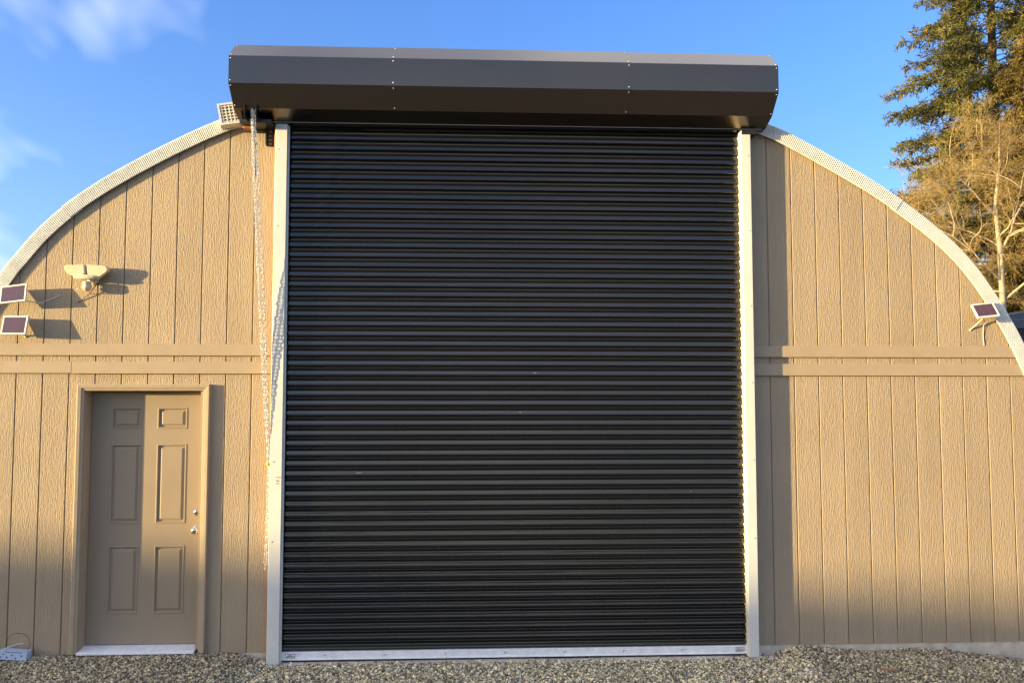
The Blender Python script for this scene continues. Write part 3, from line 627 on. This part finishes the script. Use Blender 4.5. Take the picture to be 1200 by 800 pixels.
# ------------------------------------------------------------------ small things at the foot of the wall
PB = empty('perforated_tin', (-3.892, -.10, -.005)); tag(PB, 'small pale blue perforated metal box lying on gravel at the left wall', 'metal box')
m = MB(); W, H, D = .21, .066, .07
holes = [(-.075, .040), (-.045, .018), (-.008, .036), (.022, .014), (.066, .034), (-.092, .020)]
m.box(-W/2, W/2, -.0015, .0, 0, H, 0).box(-W/2, W/2, .0002, D, H-.002, H).box(-W/2, W/2, .0002, D, 0, .002).box(-W/2, -W/2+.0015, .0002, D, .0021, H-.0021).box(W/2-.0015, W/2, .0002, D, .0021, H-.0021)
m.obj('tin_body', M['tin'], PB, None, (0, 0, .004), (0, R(3), R(-4)))
for x, z in holes: MB().lathe([(.0058, -.0016), (.0058, -.0022)], 10, 'y', (x, 0, z)).obj('punched_hole', M['dark'], PB, None, (0, 0, .004), (0, R(3), R(-4)))
MB().box(-.07, .075, -.0022, -.0016, H-.010, H-.006).obj('slot', M['dark'], PB, None, (0, 0, .004), (0, R(3), R(-4)))
MB().tube([(.02+.085*math.cos(a)*1.05, .035, .115+.080*math.sin(a)) for a in np.linspace(R(-50), R(205), 22)], .0022, 6).obj('wire_loop', M['wire'], PB, 40)
MB().tube([(-.14, -.01, .066), (-.06, .03, .088), (.0, .05, .108), (.05, .06, .112)], .003, 6).obj('loose_cord', M['cable'], PB, 40)
def chip(loc, L, Wd, rz, name, label, cat):
    m = MB(); n = 7; v = []; f = []
    for i in range(n):
        t = i/(n-1); hw = Wd*math.sin(math.pi*(.12+.80*t))**.7; z = .006*math.sin(t*2.6)
        v += [(L*(t-.5), -hw, z), (L*(t-.5), hw*.8, z+.003), (L*(t-.5), hw*.8, z+.008), (L*(t-.5), -hw, z+.006)]
    for i in range(n-1):
        for k in range(4): f.append((i*4+k, i*4+(k+1) % 4, i*4+4+(k+1) % 4, i*4+4+k))
    f += [(0, 1, 2, 3), (n*4-4, n*4-3, n*4-2, n*4-1)]
    o = m.add(v, f).obj(name, M['chip'], None, None, loc, (R(14), R(4), rz)); tag(o, label, cat); return o
chip((2.74, -.50, float(gh(2.74, -.50))+.016), .13, .012, R(-12), 'wood_chip', 'reddish brown sliver of wood lying on the gravel right of the roller door', 'wood chip')
chip((3.43, -.03, float(gh(3.43, -.03))+.020), .045, .014, R(60), 'dry_leaf', 'small curled brown leaf against the concrete footing on the right', 'leaf')

# ------------------------------------------------------------------ neighbouring dark shed
SH = empty('dark_shed', (11.2, 9.6, -.07)); tag(SH, 'dark metal shed with slate blue roof edge behind the right side', 'shed')
MB().box(-1.9, 2.6, -1.5, 2.5, 0, 3.0, .01).obj('wall', M['shed_wall'], SH)
MB().box(-2.02, 2.75, -1.62, 2.65, 3.27, 3.44, .01).prism([(-2.0, 3.44), (2.73, 3.44), (2.73, 3.50), (.4, 3.9), (-2.0, 3.50)], -1.6, 2.6).obj('roof', M['shed_roof'], SH)
MB().box(-2.0, 2.7, -1.60, 2.6, 3.0005, 3.2695, .01).obj('fascia', M['shed_wall'], SH)

# ------------------------------------------------------------------ trees
def unit(a): return a/np.maximum(np.linalg.norm(a, axis=-1, keepdims=True), 1e-9)
def sprays(P, D, L, Wd, tint, rs, droop=0.0):
    """one narrow pointed leaf-spray (two triangles as a quad) per row"""
    n = len(P); D = unit(D); r = unit(rs.normal(size=(n, 3))); side = unit(np.cross(D, r))*Wd[:, None]; tip = P+D*L[:, None]; tip[:, 2] -= droop*L
    mid = P+D*(L*0.55)[:, None]
    V = np.stack([P, mid+side, tip, mid-side], 1).reshape(-1, 3); F = np.arange(n*4).reshape(n, 4)
    return V, F, np.repeat(tint, 4, 0)
def conifer(name, base, H, Rmax, zlow, nbr, label, rs, green, gold, droop, spray, per, cat='tree', lean=0.0, power=0.8, wig=0.25, asc=0.25):
    root = empty(name, base); tag(root, label, cat, 'trees behind the workshop')
    m = MB(); zt = np.linspace(-.3, H, 14); off = np.cumsum(rs.normal(0, .05, (14, 2)), 0)*.6
    tr = [(off[i, 0]+lean*zt[i], off[i, 1], zt[i]) for i in range(14)]; m.tube(tr, [max(.02, .0115*H*(1-z/H*.97)) for z in zt], 9)
    m.obj('trunk', M['bark_dark'], root, 60)
    bm_ = MB(); PP = []; DD = []; LL = []; TT = []
    for b in range(nbr):
        u = (b+rs.random())/nbr; z = zlow+(H*.985-zlow)*u; frac = (z-zlow)/(H-zlow)
        Lb = Rmax*(1-frac)**power*rs.uniform(.62, 1.10)+.25; az = b*2.399+rs.uniform(-.5, .5)
        o = np.array([np.interp(z, zt, [p[0] for p in tr]), np.interp(z, zt, [p[1] for p in tr]), z]); dh = np.array([math.cos(az), math.sin(az), 0])
        ts = np.linspace(0, 1, 9); rise = asc*(1-.2*frac)*rs.uniform(.2, 1.9); pts = o+np.outer(ts*Lb, dh); pts[:, 2] += Lb*(rise*ts-(droop+rise)*ts**2+.10*ts**4)
        pts[:, :2] += np.cumsum(rs.normal(0, .02*Lb*wig, (9, 2)), 0)
        bm_.tube([tuple(p) for p in pts], [max(.006, .02*Lb*(1-t*.9)*.55) for t in ts], 4)
        sidev = np.cross(dh, [0, 0, 1.]); shade = rs.uniform(.7, 1.2)
        ntw = int(7+Lb*6)
        for k in range(ntw):
            t = .18+.82*(k+rs.random())/ntw; p = np.array([np.interp(t, ts, pts[:, i]) for i in range(3)]); sgn = 1 if k % 2 else -1
            lt = Lb*.36*(1.08-t)*rs.uniform(.5, 1.25)+.16; d = unit(dh*rs.uniform(.45, 1.0)+sidev*sgn*rs.uniform(.3, 1.0)+np.array([0, 0, rs.uniform(-.75, .35)-droop*.35]))
            q = p+d*lt; q[2] -= lt*droop*.5; bm_.tube([tuple(p), tuple(q)], [.008, .003], 3)
            ns = int(per*(lt/.3)*rs.uniform(.6, 1.2))+2; tt = rs.random(ns)**.8
            base_ = p+np.outer(tt, q-p)+rs.normal(0, .035+.03*lt, (ns, 3)); dd = d*rs.uniform(.3, 1.0, (ns, 1))+rs.normal(0, .55, (ns, 3)); dd[:, 2] -= droop*.8
            c = green*(1-rs.random((ns, 1))*.35)+ (gold-green)*np.clip(rs.normal(.35, .3, (ns, 1))+.25*(t-.5), 0, 1)
            PP.append(base_); DD.append(dd); LL.append(np.full(ns, spray)*rs.uniform(.6, 1.3, ns)); TT.append(c*shade)
    bm_.obj('limbs', M['bark_dark'], root, 60)
    P = np.vstack(PP); L = np.concatenate(LL); V, F, Tn = sprays(P, np.vstack(DD), L, L*.11, np.vstack(TT), rs, droop*.3)
    bulk('crown', V, F, np.clip(Tn, .004, 1), M['needle'], root); return root
r1 = np.random.default_rng(11); r2 = np.random.default_rng(5); r3 = np.random.default_rng(23)
conifer('fir_tree', (18.0, 22.0, -.07), 26.0, 5.05, 3.0, 235, 'tall dark green fir with ragged branches against the sky, right of the roof', r1,
        np.array([.078, .096, .026]), np.array([.21, .180, .042]), .14, .165, 30, asc=.28)
conifer('golden_cedar', (16.3, 16.5, -.07), 13.0, 3.6, 1.0, 130, 'golden brown cedar with drooping sprays at the right edge, behind the bare tree', r2,
        np.array([.085, .072, .016]), np.array([.23, .155, .035]), .34, .17, 38, asc=.2, power=.55)
conifer('golden_cedar', (13.35, 19.5, -.07), 8.6, 2.5, .6, 90, 'lower golden brown cedar just above the curve of the roof, below the fir', r3,
        np.array([.080, .070, .018]), np.array([.20, .140, .035]), .30, .16, 36, asc=.2, power=.6)

# bare pale tree
BT = empty('bare_tree', (10.1, 9.3, -.07)); tag(BT, 'leafless pale-barked tree with fine tan twigs at the right edge', 'tree', 'trees behind the workshop')
rs = np.random.default_rng(31); tk = MB(); tw = MB()
def grow(p, d, L, r, depth, big):
    n = 5 if depth < 4 else 2; pts = [p.copy()]; dd = d.copy()
    for i in range(n):
        dd = unit(dd+rs.normal(0, .10+.05*depth, 3)+np.array([0, 0, .05 if depth < 2 else -.02])); pts.append(pts[-1]+dd*L/n)
    (tk if big else tw).tube([tuple(q) for q in pts], [max(.0016, r*(1-.5*i/n)) for i in range(n+1)], 6 if big else 3)
    if depth >= 5: return
    kids = [3, 6, 6, 6, 4][depth]
    for k in range(kids):
        t = rs.uniform(.3, 1.0); i = min(n-1, int(t*n)); q = pts[i]+(pts[i+1]-pts[i])*(t*n-i); a = unit(np.cross(dd, rs.normal(size=3)))
        nd = unit(dd*rs.uniform(.5, .9)+a*rs.uniform(.55, 1.0)+np.array([0, 0, .05])); grow(q, nd, L*rs.uniform(.45, .72), r*rs.uniform(.36, .55), depth+1, depth < 2)
    if depth < 3: grow(pts[-1], dd, L*.7, r*.55, depth+1, depth < 2)
trunk = [np.array(q, float) for q in ((0, 0, -.3), (-.02, 0, 1.5), (-.05, .02, 3.5), (-.08, 0, 4.8), (-.12, .05, 5.8), (-.04, 0, 6.7), (.03, .05, 7.5))]
tk.tube([tuple(q) for q in trunk], [.085, .075, .062, .052, .038, .022, .006], 9)
limbs = [(2.6, (-.95, -.2, .25), 1.5, .032), (3.4, (-.9, .1, .30), 1.7, .036), (3.9, (.8, -.2, .5), 1.5, .04), (4.3, (-.8, -.3, .40), 1.5, .03), (4.7, (.35, .1, .9), 1.6, .04),
         (5.0, (-.75, .2, .5), 1.4, .026), (5.6, (-.75, -.3, .45), 1.2, .024), (6.0, (.5, .3, .8), 1.0, .02), (4.1, (-.3, .9, .3), 1.4, .026), (5.2, (.3, -.9, .4), 1.2, .024), (3.0, (.6, .7, .4), 1.4, .026), (6.5, (-.5, -.1, .8), .8, .014)]
for z, d, L, r in limbs:
    zz = [q[2] for q in trunk]; p = np.array([np.interp(z, zz, [q[i] for q in trunk]) for i in range(3)])
    grow(p, unit(np.array(d)), L, r*.72, 1, True)
tk.obj('trunk', M['bark_pale'], BT, 60); tw.obj('crown', M['twig'], BT)
